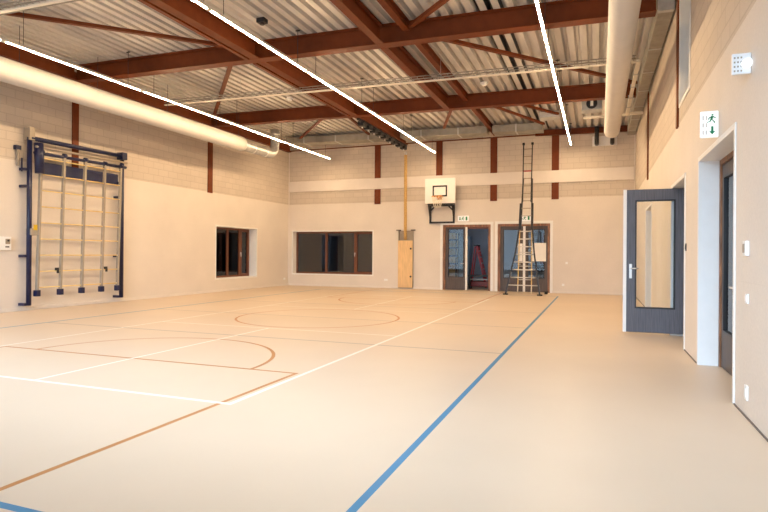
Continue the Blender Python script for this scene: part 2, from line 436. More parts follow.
MB().tube([(-2.72, YB+.06, 1.05), (-2.72, YB+.035, 1.05), (-2.84, YB+.035, 1.05)], .011, 8).build('door_handle', M['alu'], lf)

# ------------------------------------------------------------------ right wall doors
dr = sthing('door_3', (XR+.3, (P1[0]+P1[1])/2, 0))
door_frame(dr, 'x', XR+.225, (P1[0]+.03, P1[1]-.03, 0, P1[3]-.03), 1, .06, .06)
lf = leaf(dr, 'x', XR+.245, P1[0]+.10, 7.20, .01, P1[3]-.10, 1, 'leaf', (.10, .10, .45, .15))
lf = leaf(dr, 'x', XR+.245, 7.21, P1[1]-.10, .01, P1[3]-.10, 1, 'leaf', (.10, .10, .45, .15))
MB().tube([(XR+.25, 7.30, 1.05), (XR+.19, 7.30, 1.05), (XR+.19, 7.43, 1.05)], .011, 8).build('door_handle', M['alu'], lf)

dr = sthing('door_4', (XR+.2, 11.08, 0))
door_frame(dr, 'x', XR+.26, (P2[0]+.03, P2[1]-.03, 0, P2[3]-.03), 1, .06, .10, 'leaf_grey')
# the leaf stands square to the wall, hinged on the far jamb
lf = leaf(dr, 'y', 11.05, .475, XR+.215, .035, P2[3]-.035, 1, 'leaf_grey', (.155, .165, .43, .19), .462)
MB().box((.535, 11.035, 1.00), (.585, 11.05, 1.26)).box((.535, 11.10, 1.00), (.585, 11.115, 1.26)).build('handle_plate', M['alu'], lf, .006)
MB().tube([(.56, 11.04, 1.18), (.56, 10.99, 1.18), (.69, 10.985, 1.18)], .012, 10).build('door_handle', M['alu'], lf)
dr = sthing('door_5', (XR+.3, (P3[0]+P3[1])/2, 0))
door_frame(dr, 'x', XR+.26, (P3[0]+.03, P3[1]-.03, 0, P3[3]-.03), 1, .09, .10)
lf = leaf(dr, 'x', XR+.30, P3[0]+.12, P3[1]-.12, .01, P3[3]-.12, 1, 'leaf', (.12, .12, .45, .15))
# corridor behind the open door
struct(MB().box((3.2, 8.8, 0), (3.3, 12.2, 2.9)).box((XR+.4, 8.7, 0), (3.3, 8.8, 2.9)).box((XR+.4, 12.2, 0), (3.3, 12.3, 2.9)).box((XR+.4, 8.7, 2.9), (3.3, 12.3, 3.0)).build('wall_corridor', M['white']))
# store room behind the back doors
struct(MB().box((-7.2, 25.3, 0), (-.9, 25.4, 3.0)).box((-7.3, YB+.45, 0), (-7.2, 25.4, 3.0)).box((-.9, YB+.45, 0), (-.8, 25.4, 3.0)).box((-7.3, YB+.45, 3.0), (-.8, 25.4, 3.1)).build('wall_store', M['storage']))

# ------------------------------------------------------------------ wall columns
def column(x0, x1, y0, y1, z0, z1, label):
    tag(MB().box((x0, y0, z0), (x1, y1, z1)).build('steel_column', M['steel']), label, 'column', 'red brown steel columns in the walls')
column(XL, XL+.03, 10.76, 10.95, 3.52, 6.1, 'red-brown steel column in the wall directly above the climbing rack')
column(XL, XL+.03, 16.20, 16.45, 3.52, 6.1, 'red-brown steel column in the wall above the small brown window')
for x, l in ((-8.56, 'red-brown steel column in the back wall above the wide brown window'), (-5.92, 'red-brown steel column in the back wall rising behind the basketball backboard'),
             (-3.755, 'red-brown steel column in the back wall between the backboard and the tall ladder'), (-1.48, 'red-brown steel column in the back wall between the tall ladder and the doorway corner')):
    column(x-.13, x+.13, YB-.03, YB, 3.48, 5.9, l)
column(XR-.03, XR, 10.28, 10.45, 3.52, 5.98, 'red-brown steel column in the wall beside the high window')
column(XR-.03, XR, 16.1, 16.3, 3.4, 5.98, 'red-brown steel column in the wall above the farthest doorway, past the open grey door')

# ------------------------------------------------------------------ roof steel
def rbeam(a, b, w, d, label, group='red brown roof beams'):
    o = MB(roof=True).ibeam(a, b, w, d).build('roof_beam', M['steel']); return tag(o, label, 'beam', group)
ZB = 5.73
rbeam((XL+.05, 10.86, ZB), (.93, 10.86, ZB), .26, .40, 'deep red-brown main roof beam crossing the hall nearest the camera')
rbeam((XL+.05, 16.33, ZB), (.93, 16.33, ZB), .24, .40, 'deep red-brown main roof beam crossing the hall farther from the camera')
MBs = [(-7.19, .22, .36, ZB, 'wide red-brown beam running lengthways', 3), (-4.20, .17, .36, ZB, 'red-brown beam running lengthways through the middle of the roof', 2), (-3.62, .13, .20, 5.92, 'thin red-brown beam running lengthways close beside the middle beam', 3)]
place = ['in the bay nearest the camera', 'in the bay between the two main beams', 'in the bay against the back wall']
yr = [(5.0, 10.72), (11.0, 16.20), (16.46, 21.3)]
for x, w, d, z, l, n in MBs:
    for k in range(n): rbeam((x, yr[k][0], z), (x, yr[k][1], z), w, d, l+' '+place[k])
rbeam((XL+.12, 5.0, ZB), (XL+.12, 10.72, ZB), .18, .36, 'red-brown edge beam on the climbing-rack wall in the bay nearest the camera')
rbeam((XL+.12, 11.0, ZB), (XL+.12, 16.2, ZB), .18, .36, 'red-brown edge beam on the climbing-rack wall in the middle bay')
rbeam((XL+.12, 16.46, ZB), (XL+.12, 21.6, ZB), .18, .36, 'red-brown edge beam on the climbing-rack wall in the far bay above the metal pipe bend')
rbeam((-2.2, YB-.10, 5.90), (XR-.06, YB-.10, 5.90), .16, .20, 'dark red-brown edge beam on top of the back wall above the black hoses')
# slim rail beside the wide lengthways beam
for k in range(2):
    o = MB(roof=True).box((-7.44, yr[k][0], ZB-.01), (-7.345, yr[k][1], ZB+.06)).box((-7.40, yr[k][0], ZB+.06), (-7.385, yr[k][1], ZB+.38)).build('ceiling_rail', M['steel'])
    tag(o, 'slim red-brown rail alongside the wide lengthways beam '+place[k], 'rail', 'ceiling rails')
def brace(a, b, w, label):
    o = MB(roof=True).obox(a, b, w, .07).build('roof_brace', M['steel']); tag(o, label, 'brace', 'diagonal roof braces')
zz = 5.97
brace((-12.4, 6.10, zz), (-7.5, 10.62, zz), .10, 'long diagonal red-brown brace in the near bay running to the near main beam')
brace((-8.05, 11.1, zz), (-12.3, 15.9, zz), .10, 'diagonal red-brown brace in the middle bay on the climbing-rack side')
brace((-3.50, 10.62, zz), (-.6, 7.8, zz), .09, 'diagonal red-brown brace in the near bay reaching up out of the top edge')
brace((-3.4, 11.1, zz), (.9, 15.9, zz), .10, 'long diagonal red-brown brace in the middle bay on the open-door side')
brace((-8.6, 16.95, zz), (-11.5, 20.3, zz), .08, 'thin diagonal brace in the far bay pointing to the corner between the two windows')
brace((-7.75, 16.6, zz), (-8.26, 20.1, zz), .08, 'short diagonal brace in the far bay right beside the black trolleys')
brace((-4.20, 16.9, zz), (-5.2, 19.7, zz), .08, 'short diagonal brace in the far bay over the backboard')
brace((-3.25, 16.6, zz), (-1.75, 20.0, zz), .08, 'thin diagonal brace in the far bay above the tall ladder')
brace((-2.6, 16.6, zz), (-1.2, 18.7, zz), .08, 'thin diagonal brace in the far bay crossing just behind the far main beam')

# ------------------------------------------------------------------ rope rail, trolleys and ropes
o = MB(roof=True).box((-7.235, 16.5, ZB-.06), (-7.145, 21.35, ZB-.003)).build('trolley_rail', M['blackmetal'])
tag(o, 'black trolley rail under the lengthways beam by the back wall', 'rail')
ORD = ['last, farthest from', 'eighth from', 'seventh from', 'sixth from', 'fifth from', 'fourth from', 'third from', 'second from', 'first, right beside']
def trolley(y, k):
    t = thing('rope_trolley', 'black rope trolley on the black rail, '+ORD[k]+' the back wall', 'trolley', (-7.19, y, 5.60), 'black trolleys on the ceiling rail')
    m = MB(); m.box((-7.29, y-.15, 5.545), (-7.09, y+.15, 5.665)); m.build('carriage', M['black'], t, .008)
    for s in (-1, 1): MB().tube([(-7.19+s*.085, y-.05, 5.68), (-7.19+s*.11, y-.05, 5.68)], .045, 12).build('wheel', M['black'], t)
    MB().tube([(-7.19, y, 5.58), (-7.19, y+.03, 5.53), (-7.19, y, 5.49), (-7.19, y-.03, 5.53)], .010, 6).build('hook', M['alu'], t)
for i in range(9): trolley(16.85+i*.52, i)
tr = thing('climbing_ropes', 'tan climbing ropes gathered in one bundle hanging into the wooden cabinet', 'rope', (-7.2, 21.3, 1.9))
MB().tube([(-7.19, 21.3, 5.50), (-7.19, 21.3, 5.36)], .05, 10).build('clamp', M['alu'], tr)
for k in range(5):
    a = k*2*PI/5
    pts = [(-7.19+.035*math.cos(a+zq*.35)-.011*zq, 21.3+.375*(zq/11)+.035*math.sin(a+zq*.35), 5.37-zq*.307) for zq in range(12)]
    MB().tube(pts, .030, 8).build('rope', M['rope'], tr)
# wooden rope cabinet
cb = thing('rope_cabinet', 'narrow birch cabinet at the foot of the climbing ropes', 'cabinet', (-7.3, YB, 0))
MB().box((-7.60, YB-.12, .03), (-7.58, YB, 2.36)).box((-7.00, YB-.12, .03), (-6.98, YB, 2.36)).box((-7.58, YB-.015, .03), (-7.00, YB, 2.36)).box((-7.58, YB-.12, .03), (-7.00, YB-.015, .05)).build('carcass', M['grey_alu'], cb)
dd = MB().box((-7.60, YB-.145, .05), (-6.98, YB-.123, 1.96)).build('door', M['birch'], cb, .004)
for z in (.50, 1.63): MB().tube([(-7.05, YB-.145, z), (-7.05, YB-.165, z)], .04, 14).build('lock', M['black'], dd)
for x in (-7.68, -7.06): MB().box((x, YB-.14, 2.36), (x+.16, YB-.01, 2.40)).build('shelf_edge', M['joint'], cb)

# ------------------------------------------------------------------ ducts
t = thing('air_duct', 'long cream fabric air duct above the climbing rack', 'duct', (-11.5, 10, 4.9), 'fabric air ducts')
m = MB(); pts = [(-11.5, y, 5.165) for y in (3.5, 6, 8.5, 11, 13.5, 15.5, 16.35)]
m.tube(pts, .245, 32); m.build('fabric_sleeve', M['fabric_duct'], t)
for y in (6.2, 8.4, 10.4, 12.8, 15.0, 16.2): MB().tube([(-11.5, y, 5.40), (-11.5, y, 6.2)], .006, 6).build('suspension_wire', M['blackmetal'], t)
t = thing('duct_bend', 'shiny steel pipe bend at the end of the long fabric duct', 'duct', (-11.5, 17.5, 5.0))
m = MB(); pts = [(-11.5, 16.37, 5.13), (-11.5, 17.8, 5.13)]+[(-11.5, 18.1+.42*math.sin(a), 5.13+.42*(1-math.cos(a))) for a in [i*PI/16 for i in range(9)]]+[(-11.5, 18.52, 6.1)]
m.tube(pts, .165, 24); m.build('pipe', M['galv'], t)
for y in (16.40, 17.0, 17.75): MB().tube([(-11.5, y, 5.13), (-11.5, y+.05, 5.13)], .18, 24).build('seam_ring', M['alu'], t)
MB().tube([(-11.5, 18.52, 5.9), (-11.5, 18.52, 5.95)], .18, 24).build('seam_ring', M['alu'], t)
t = thing('air_duct', 'cream fabric air duct hanging over the open grey door', 'duct', (.36, 10, 4.8), 'fabric air ducts')
m = MB(); pts = [(.34+(.03*(y-8)/10), y, 5.02) for y in (4.5, 7, 9.5, 12, 14.5, 17.45)]
pts += [(.37, 17.55, 5.02)]
m.tube(pts, .215, 32); m.build('fabric_sleeve', M['fabric_duct'], t, .02)
for y in (6.5, 9, 11.5, 14, 16.5): MB().tube([(.36, y, 5.23), (.36, y, 6.04)], .006, 6).build('suspension_wire', M['blackmetal'], t)
t = thing('metal_duct', 'dull steel rectangular duct along the top of the right wall', 'duct', (1.08, 16, 5.6))
MB().box((.95, 10.75, 5.60), (1.195, 21.3, 5.92)).build('casing', M['galv_dull'], t, .006)
for y in (12.6, 14.15, 15.7, 17.3, 18.9, 20.5): MB().box((.94, y-.02, 5.59), (1.197, y+.02, 5.93)).build('flange', M['galv'], t)
MB().box((.945, 10.65, 5.595), (1.197, 10.75, 5.925)).build('end_cap', M['galv'], t)
for x0, x1, l in ((-11.9, -7.40, 'dull steel rectangular duct at the top of the back wall, towards the corner window'), (-6.98, -3.72, 'dull steel rectangular duct at the top of the back wall above the backboard'), (-3.52, -1.8, 'short dull steel duct at the top of the back wall above the tall ladder')):
    t = thing('metal_duct', l, 'duct', ((x0+x1)/2, 20.3, 5.8))
    MB(roof=True).box((x0, 20.0, 5.77), (x1, 20.6, 6.02)).build('casing', M['galv_dull'], t, .006)
    k = x0+.8
    while k < x1-.1: MB(roof=True).box((k, 19.985, 5.755), (k+.05, 20.615, 6.03)).build('flange', M['galv'], t); k += 1.4

# ------------------------------------------------------------------ cable trays and conduit
def tray(y, z, x0, x1, label):
    t = thing('cable_tray', label, 'cable tray', ((x0+x1)/2, y, z), 'cable trays across the roof')
    MB(roof=True).box((x0, y-.045, z), (x1, y+.03, z+.03)).build('channel', M['channel'], t, .004)
    m = MB(roof=True)
    for yy, zz_ in ((y+.02, z+.10), (y+.22, z+.10), (y+.02, z+.16), (y+.22, z+.16)): m.tube([(x0, yy, zz_), (x1, yy, zz_)], .012, 6)
    x = x0
    while x < x1:
        m.tube([(x, y+.02, z+.17), (x, y+.02, z+.10), (x, y+.22, z+.10), (x, y+.22, z+.17)], .005, 5); x += .15
    m.build('wire_basket', M['galv_dull'], t)
    x = x0+.6
    while x < x1: MB(roof=True).tube([(x, y+.12, z+.05), (x, y+.12, 6.12)], .005, 6).build('hanger', M['galv'], t); x += 1.9
tray(12.98, 5.57, -11.75, .74, 'cream cable tray crossing the hall between the two main roof beams')
tray(6.90, 5.57, -12.2, .2, 'cream cable tray crossing the hall nearer the camera than both main roof beams')
t = thing('cable_conduit', 'cream conduit running back beside the fabric duct over the open door', 'conduit', (.78, 15, 5.48))
MB().box((.74, 12.95, 5.48), (.82, 17.78, 5.54)).box((-.42, 17.72, 5.47), (.86, 17.80, 5.53)).box((.86, 17.6, 5.47), (1.2, 17.72, 5.53)).build('channel', M['channel'], t, .004)
for y in (13.8, 14.8, 15.8, 16.8): MB().box((.72, y, 5.475), (.84, y+.05, 5.55)).build('clip', M['galv'], t)
# fan box, back plate, black hoses
t = thing('fan_unit', 'grey ceiling fan box beside the end of the fabric duct over the open door', 'ventilation unit', (-.18, 17.5, 5.58))
MB().box((-.46, 17.25, 5.60), (.10, 17.68, 6.0)).build('housing', M['galv'], t, .01)
MB().tube([(-.18, 17.25, 5.78), (-.18, 17.20, 5.78)], .15, 24).build('fan_ring', M['blackmetal'], t)
MB().box((-.22, 17.18, 5.70), (-.14, 17.2, 5.86)).build('hub', M['plastic'], t)
t = thing('filter_box', 'light grey steel box under the roof above the head of the tall ladder', 'ventilation unit', (-1.5, 19, 5.85))
MB().box((-1.80, 18.8, 5.85), (-1.15, 19.3, 6.05)).build('housing', M['galv'], t, .008)
MB().box((-1.78, 18.785, 5.87), (-1.17, 18.8, 6.03)).build('cover', M['alu'], t, .004)
tag(MB().box((-.20, YB-.012, 5.36), (.63, YB, 5.72)).build('wall_plate', M['white'], None, .003), 'white mounting plate high on the back wall behind the black hoses', 'plate')
for x, l in ((-.05, 'black hose bending into the white wall plate, clear of the fabric duct'), (.47, 'black hose bending into the white wall plate, half hidden by the fabric duct end')):
    m = MB(); m.tube([(x, YB-.30, 6.0), (x, YB-.30, 5.62), (x, YB-.27, 5.52), (x, YB-.20, 5.46), (x, YB-.02, 5.44)], .075, 14)
    tag(m.build('vent_hose', M['black']), l, 'hose', 'black vent hoses')

# ------------------------------------------------------------------ strip lights
def strip(x, joints, z, label):
    t = thing('strip_light', label, 'light', (x, joints[0], z), 'long warm strip lights')
    top = ZT-FALL*(x+5.3)
    for a, b in zip(joints[:-1], joints[1:]):
        MB().box((x-.021, a+.02, z+.022), (x+.021, b-.02, z+.075)).build('housing', M['alu'], t)
        m = MB(); q = [(-.0185, .021), (-.018, .012), (.018, .012), (.0185, .021)]
        m.poly([(x+u, a+.05, z+v) for u, v in q], (0, b-a-.10, 0)); m.build('diffuser', M['led'], t)
        for f in (.12, .88):
            y = a+(b-a)*f
            w = MB().tube([(x, y, z+.07), (x, y, top)], .006, 6).build('suspension_wire', M['blackmetal'], t)
            MB().box((x-.05, y-.012, top-.04), (x+.05, y+.012, top-.02)).build('ceiling_hook', M['blackmetal'], w)
    for j in joints: MB().box((x-.025, j-.05, z+.0), (x+.025, j+.05, z+.08)).build('connector', M['alu'], t)
strip(-10.48, (6.2, 7.32, 10.76, 14.25, 17.70, 21.15), 5.35, 'long warm strip light hanging beside the fabric duct on the climbing-rack side')
strip(-5.94, (6.6, 7.52, 10.83, 14.3, 17.75, 21.17), 5.35, 'long warm strip light hanging through the middle of the hall')
strip(-.915, (7.5, 10.94, 14.35, 17.75, 21.2), 5.35, 'long warm strip light on the doorway side, before the short fabric duct')

# small ceiling devices
t = thing('motion_sensor', 'small dark square sensor under the roof deck just before the near main beam', 'sensor', (-6.33, 9.67, 6.0))
MB().box((-6.42, 9.60, 6.03), (-6.24, 9.76, 6.12)).build('body', M['black'], t, .01); MB().tube([(-6.33, 9.68, 6.03), (-6.33, 9.68, 6.0)], .05, 14).build('lens', M['black'], t)
for x, y, l in ((-8.84, 15.08, 'round white smoke detector under the roof deck on the climbing-rack side'), (-2.91, 15.25, 'round white smoke detector under the roof deck on the open-door side')):
    t = thing('smoke_detector', l, 'smoke detector', (x, y, 6.0), 'smoke detectors under the roof')
    zt = ZT-FALL*(x+5.3)
    MB().tube([(x, y, zt-.005), (x, y, zt-.04)], .11, 20).build('base', M['plastic'], t); MB().tube([(x, y, zt-.04), (x, y, zt-.09)], .09, 20, r2=.06).build('cap', M['plastic'], t)

# ------------------------------------------------------------------ climbing frame on the left wall
t = thing('climbing_rack', 'navy steel climbing rack with pale uprights and yellow rungs folded flat against the wall', 'climbing rack', (XL+.2, 11, .08))
for y, z1 in ((9.47, 4.12), (12.24, 4.16)):
    p = MB().tube([(XL+.18, y, .13), (XL+.18, y, z1)], .057, 14).build('post', M['blue'], t)
    for z in (.16, 1.30, 2.95, 3.35): MB().box((XL+.004, y-.13, z-.03), (XL+.20, y-.05, z+.035)).build('wall_bracket', M['blue'], p)
MB().tube([(XL+.20, 9.47, 4.10), (XL+.20, 12.24, 4.12)], .055, 14).build('top_tube', M['blue'], t)
MB().tube([(XL+.34, 9.50, 3.90), (XL+.34, 12.26, 3.93)], .028, 12).build('upper_rail', M['grey_alu'], t)
MB().tube([(XL+.30, 9.50, 3.76), (XL+.30, 12.26, 3.80)], .040, 12).build('swing_tube', M['blue'], t)
MB().box((XL+.05, 9.42, 4.05), (XL+.25, 9.56, 4.36)).build('head_box', M['grey_alu'], t, .01)
MB().box((XL+.08, 12.14, 4.02), (XL+.30, 12.32, 4.22)).build('corner_block', M['blue'], t, .01)
MB().tube([(XL+.28, 9.62, 4.00), (XL+.30, 9.64, 3.28)], .105, 14).build('damper', M['blue'], t)
MB().tube([(XL+.07, 9.36, 3.62), (XL+.07, 9.36, 3.3)], .02, 8).build('spindle', M['blue'], t)
MB().box((XL+.09, 9.45, 1.80), (XL+.28, 9.62, 1.96)).build('winch', M['grey_alu'], t, .01)
MB().box((XL+.285, 9.50, 1.92), (XL+.29, 9.60, 2.05)).build('warning_plate', M['yellow'], t)
m = MB().box((XL+.03, 9.80, 3.30), (XL+.13, 12.16, 3.60)).build('pad', M['blue_pad'], t, .02)
ub = [(9.62, .30), (10.27, .30), (10.90, .30), (11.52, .30), (12.04, .30)]
ys = [9.62, 10.24, 10.86, 11.48, 12.02]
for y in ys:
    u = MB().obox((XL+.26, y, .42), (XL+.31, y+.05, 3.84), .055, .075, (1, 0, 0)).build('upright', M['grey_alu'], t, .006)
    MB().box((XL+.20, y-.055, .34), (XL+.32, y+.055, .49)).build('foot_cap', M['blue'], u, .01)
    MB().tube([(XL+.31, y+.02, 3.80), (XL+.31, y+.10, 3.80)], .06, 12).build('hinge_clamp', M['blue'], u)
for k in range(9):
    z = .55+k*.388; f = (z-.42)/3.42
    MB().tube([(XL+.26+.05*f, ys[0]+.05*f, z), (XL+.26+.05*f, ys[-1]+.05*f, z)], .015, 8).build('rung', M['rung'], t)
for y in (10.05, 11.52): MB().box((XL+.30, y, .95), (XL+.345, y+.09, 1.02)).box((XL+.30, y+.05, .88), (XL+.34, y+.10, .96)).build('lock_lever', M['black'], t, .006)
t = thing('wall_hook', 'small pale cylinder on a dark bracket beside the top of the climbing rack', 'hook', (XL+.05, 9.28, 3.5))
MB().box((XL+.002, 9.20, 3.80), (XL+.10, 9.33, 3.90)).build('bracket', M['blue'], t, .006)
MB().tube([(XL+.06, 9.27, 3.80), (XL+.06, 9.27, 3.42)], .032, 12).build('sleeve', M['grey_alu'], t)
t = thing('control_box', 'white wall control box with a black button beside the climbing rack', 'control box', (XL+.04, 8.98, 1.44))
MB().box((XL, 8.82, 1.44), (XL+.07, 9.12, 1.75)).build('housing', M['plastic'], t, .008)
MB().box((XL+.07, 8.98, 1.58), (XL+.078, 9.09, 1.70)).build('key_switch', M['grey_alu'], t, .003)
MB().tube([(XL+.078, 9.04, 1.66), (XL+.092, 9.04, 1.66)], .022, 12).build('button', M['black'], t)
MB().box((XL+.07, 8.98, 1.50), (XL+.076, 9.07, 1.53)).build('slot', M['black'], t)

# ------------------------------------------------------------------ basketball hoop
bx0, bx1, bz0, bz1, by = -6.40, -5.17, 3.41, 4.39, 21.38
t = thing('basketball_hoop', 'white basketball backboard with orange rim on a black wall frame', 'basketball hoop', (-5.79, YB, 2.6))
bo = MB().box((bx0, by, bz0), (bx1, by+.03, bz1)).build('backboard', M['board'], t, .004)
m = MB(); sx0, sx1, sz0, sz1, w = -6.09, -5.50, 3.67, 4.11, .06
m.box((sx0, by-.004, sz1-w), (sx1, by, sz1)).box((sx0, by-.004, sz0), (sx1, by, sz0+w)).box((sx0, by-.004, sz0+w), (sx0+w, by, sz1-w)).box((sx1-w, by-.004, sz0+w), (sx1, by, sz1-w))
m.build('target_square', M['black'], bo)
rc = Vector((-5.79, by-.37, 3.64))
r = MB(); r.tube([(rc.x+.225*math.cos(a), rc.y+.225*math.sin(a), rc.z) for a in [i*2*PI/28 for i in range(28)]], .012, 8, True)
r.box((-5.89, by-.15, 3.60), (-5.69, by-.003, 3.66)); r.box((-5.87, by-.012, 3.56), (-5.71, by-.002, 3.72))
rm = r.build('rim', M['rim'], t)
n = MB()
for s in (1, -1):
    for k in range(12):
        pts = []
        for j in range(7):
            f = j/6; a = k*2*PI/12+s*f*1.05; rr = .22-.09*f**.8
            pts.append((rc.x+rr*math.cos(a), rc.y+rr*math.sin(a), rc.z-.01-.42*f))
        n.tube(pts, .006, 5)
n.build('net', M['net'], t)
fr = MB(); fx0, fx1 = -6.27, -5.31
for x in (fx0, fx1):
    fr.box((x-.035, YB-.07, 2.64), (x+.035, YB-.005, 3.42)).box((x-.03, by+.03, 3.36), (x+.03, YB-.07, 3.43))
    fr.obox((x, YB-.04, 2.80), (x, by+.06, 3.40), .05, .05)
fr.box((fx0, YB-.07, 2.64), (fx1, YB-.01, 2.71)).box((fx0, by+.03, 3.34), (fx1, by+.10, 3.43)).box((fx0, YB-.07, 3.32), (fx1, YB-.01, 3.42))
for s, x in ((1, fx0), (-1, fx1)): fr.obox((x, YB-.09, 3.12), (x+s*.26, YB-.09, 3.38), .05, .05)
fr.build('wall_frame', M['blackmetal'], t)

# ------------------------------------------------------------------ signs, switches, sockets
def man(b, o, u, s, dx, mi=0):
    """running figure: drawn in the u,z plane, o = origin, u = unit along the sign, s = scale, dx = thickness vector"""
    o = Vector(o); u = Vector(u)
    P = lambda x, z: o+u*(x*s)+Vector((0, 0, z*s))
    c = [P(.10+.09*math.cos(a), .88+.09*math.sin(a)) for a in [i*2*PI/10 for i in range(10)]]
    b.poly(c, dx)
    b.poly([P(-.10, .40), P(.10, .36), P(.18, .72), P(0, .78)], dx)
    b.poly([P(.02, .40), P(.12, .38), P(.34, .18), P(.30, .02), P(.22, .02), P(.22, .16)], dx)
    b.poly([P(-.08, .42), P(.04, .38), P(-.08, .18), P(-.36, .10), P(-.38, .18), P(-.16, .24)], dx)
    b.poly([P(.12, .72), P(.16, .62), P(.38, .50), P(.42, .56), P(.20, .72)], dx)
    b.poly([P(.02, .74), P(-.22, .60), P(-.30, .42), P(-.22, .40), P(-.15, .54), P(.04, .62)], dx)
def arrow(b, o, u, s, dx):
    o = Vector(o); u = Vector(u); P = lambda x, z: o+u*(x*s)+Vector((0, 0, z*s))
    b.poly([P(0, .05), P(.30, .42), P(.11, .42), P(.11, .95), P(-.11, .95), P(-.11, .42), P(-.30, .42)], dx)
def door_glyph(b, o, u, s, dx):
    o = Vector(o); u = Vector(u); P = lambda x, z: o+u*(x*s)+Vector((0, 0, z*s))
    b.poly([P(-.22, 0), P(.22, 0), P(.22, .98), P(-.22, .98)], dx)
for xc, zc, l in ((-4.93, 2.82, 'small white and green exit sign above the half-open double door'), (-2.56, 2.80, 'small white and green exit sign above the closed double door, behind the tall ladder')):
    t = thing('exit_sign', l, 'exit sign', (xc, YB, zc-.1), 'small exit signs on the back wall')
    bd = MB().box((xc-.22, YB-.05, zc-.11), (xc+.22, YB-.003, zc+.11)).build('housing', M['sign_lamp_dim'], t, .02)
    b = MB(); man(b, (xc-.02, YB-.055, zc-.085), (1, 0, 0), .17, (0, .004, 0)); arrow(b, (xc-.13, YB-.055, zc-.08), (1, 0, 0), .15, (0, .004, 0)); door_glyph(b, (xc+.13, YB-.055, zc-.075), (1, 0, 0), .15, (0, .004, 0))
    b.build('pictogram', M['green'], t)
t = thing('exit_sign', 'lit white exit sign with green figure projecting from the wall by the near doorway', 'exit sign', (XR, 7.02, 2.7))
MB().box((1.05, 7.02, 2.71), (XR-.004, 7.06, 3.00)).build('housing', M['sign_lamp'], t, .01)
b = MB(); man(b, (1.155, 7.018, 2.86), (1, 0, 0), .11, (0, -.003, 0)); b.build('running_figure', M['green'], t)
b = MB(); arrow(b, (1.165, 7.018, 2.735), (1, 0, 0), .10, (0, -.003, 0)); b.build('arrow', M['green'], t)
for k in range(2):
    for j in range(3): MB().box((1.07+k*.03, 7.017, 2.74+j*.08), (1.085+k*.03, 7.019, 2.79+j*.08)).build('lamp_cell', M['band'], t)
t = thing('emergency_light', 'white emergency light projecting from the wall high above the thermostat', 'emergency light', (XR, 5.63, 2.98))
MB().box((1.08, 5.63, 2.985), (XR-.004, 5.66, 3.165)).build('housing', M['plastic'], t, .008)
for k in range(3):
    for j in range(4): MB().box((1.095+k*.025, 5.627, 3.005+j*.038), (1.107+k*.025, 5.629, 3.02+j*.038)).build('lamp_cell', M['grey_alu'], t)
MB().tube([(1.19, 5.63, 3.07), (1.19, 5.60, 3.07), (1.19, 5.57, 3.07)], .042, 18, r2=.03).build('lens', M['spot_lamp'], t)
def plate(name, axis, c, u, z, w, h, d, label, cat, sgn, rocker='plastic', dark=False, group=None):
    t = thing(name, label, cat, ((c, u, z-h/2) if axis == 'x' else (u, c, z-h/2)), group)
    def bx(m, u0, u1, z0, z1, d0, d1):
        if axis == 'x': m.box((c+sgn*d0, u0, z0), (c+sgn*d1, u1, z1))
        else: m.box((u0, c+sgn*d0, z0), (u1, c+sgn*d1, z1))
    m = MB(); bx(m, u-w/2, u+w/2, z-h/2, z+h/2, 0, d); m.build('cover', M['plastic'] if not dark else M['black'], t, min(.004, d*.3))
    m = MB(); bx(m, u-w*.3, u+w*.3, z-h*.3, z+h*.3, d, d+.006); m.build('insert', M[rocker], t, .002)
plate('light_switch', 'x', XR, 9.38, 1.54, .07, .11, .012, 'dark switch on the pier between the near doorway and the open grey door', 'switch', -1, 'black', True)
plate('thermostat', 'x', XR, 5.73, 1.48, .10, .13, .03, 'white thermostat on the near wall, uppermost of the three plates', 'thermostat', -1, 'grey_alu')
plate('light_switch', 'x', XR, 5.72, 1.04, .085, .085, .014, 'white square switch on the near wall below the thermostat', 'switch', -1)
plate('wall_socket', 'x', XR, 5.72, .22, .085, .13, .014, 'white socket low on the near wall below the switch and thermostat', 'socket', -1, 'plastic')
SG = 'small sockets along the foot of the walls'
plate('wall_socket', 'x', XL, 21.40, .30, .16, .085, .012, 'small white socket low on the wall between the small window and the corner', 'socket', 1)
plate('wall_socket', 'y', YB, -8.17, .34, .16, .085, .012, 'small white socket low on the back wall between the wide window and the rope cabinet', 'socket', -1)
plate('wall_socket', 'y', YB, -1.18, .31, .085, .085, .012, 'small white socket low on the back wall beside the closed double door', 'socket', -1)
plate('wall_socket', 'y', YB, -1.06, 1.12, .085, .085, .012, 'small white plate at waist height on the back wall beside the closed double door', 'socket', -1)

# ------------------------------------------------------------------ the tall ladder
t = thing('extension_ladder', 'very tall black ladder with flared white-runged foot before the closed double door', 'ladder', (-2.45, 20.4, 0))
FY = lambda z: 20.10+z*.155          # plane of the ladder
L_ = lambda x, z: (x, FY(z), z)
rail_l = [(-3.03, .03), (-2.88, .75), (-2.73, 1.45), (-2.60, 2.45)]
rail_r = [(-1.86, .03), (-1.975, .75), (-2.075, 1.45), (-2.17, 2.45)]
for rl in (rail_l, rail_r):
    m = MB()
    for (xa, za), (xb, zb) in zip(rl[:-1], rl[1:]): m.obox(L_(xa, za), L_(xb, zb+.01), .05, .05, (0, 1, 0))
    m.obox(L_(*rl[-1]), L_(rl[-1][0]+(.02 if rl is rail_l else -.005), 3.25), .075, .065, (0, 1, 0))
    o = m.build('lower_stile', M['blackmetal'], t)
    x = rl[0][0]; MB().box((x-.09, 20.03, .0), (x+.09, 20.15, .045)).build('rubber_foot', M['rubber'], o, .01)
def xi(rl, z):
    for (xa, za), (xb, zb) in zip(rl[:-1], rl[1:]):
        if za <= z <= zb: return xa+(xb-xa)*(z-za)/(zb-za)
    return rl[-1][0]
z = .34
while z < 2.55:
    MB().tube([L_(xi(rail_l, z), z), L_(xi(rail_r, z), z)], .019, 8).build('rung', M['alu'], t); z += .272
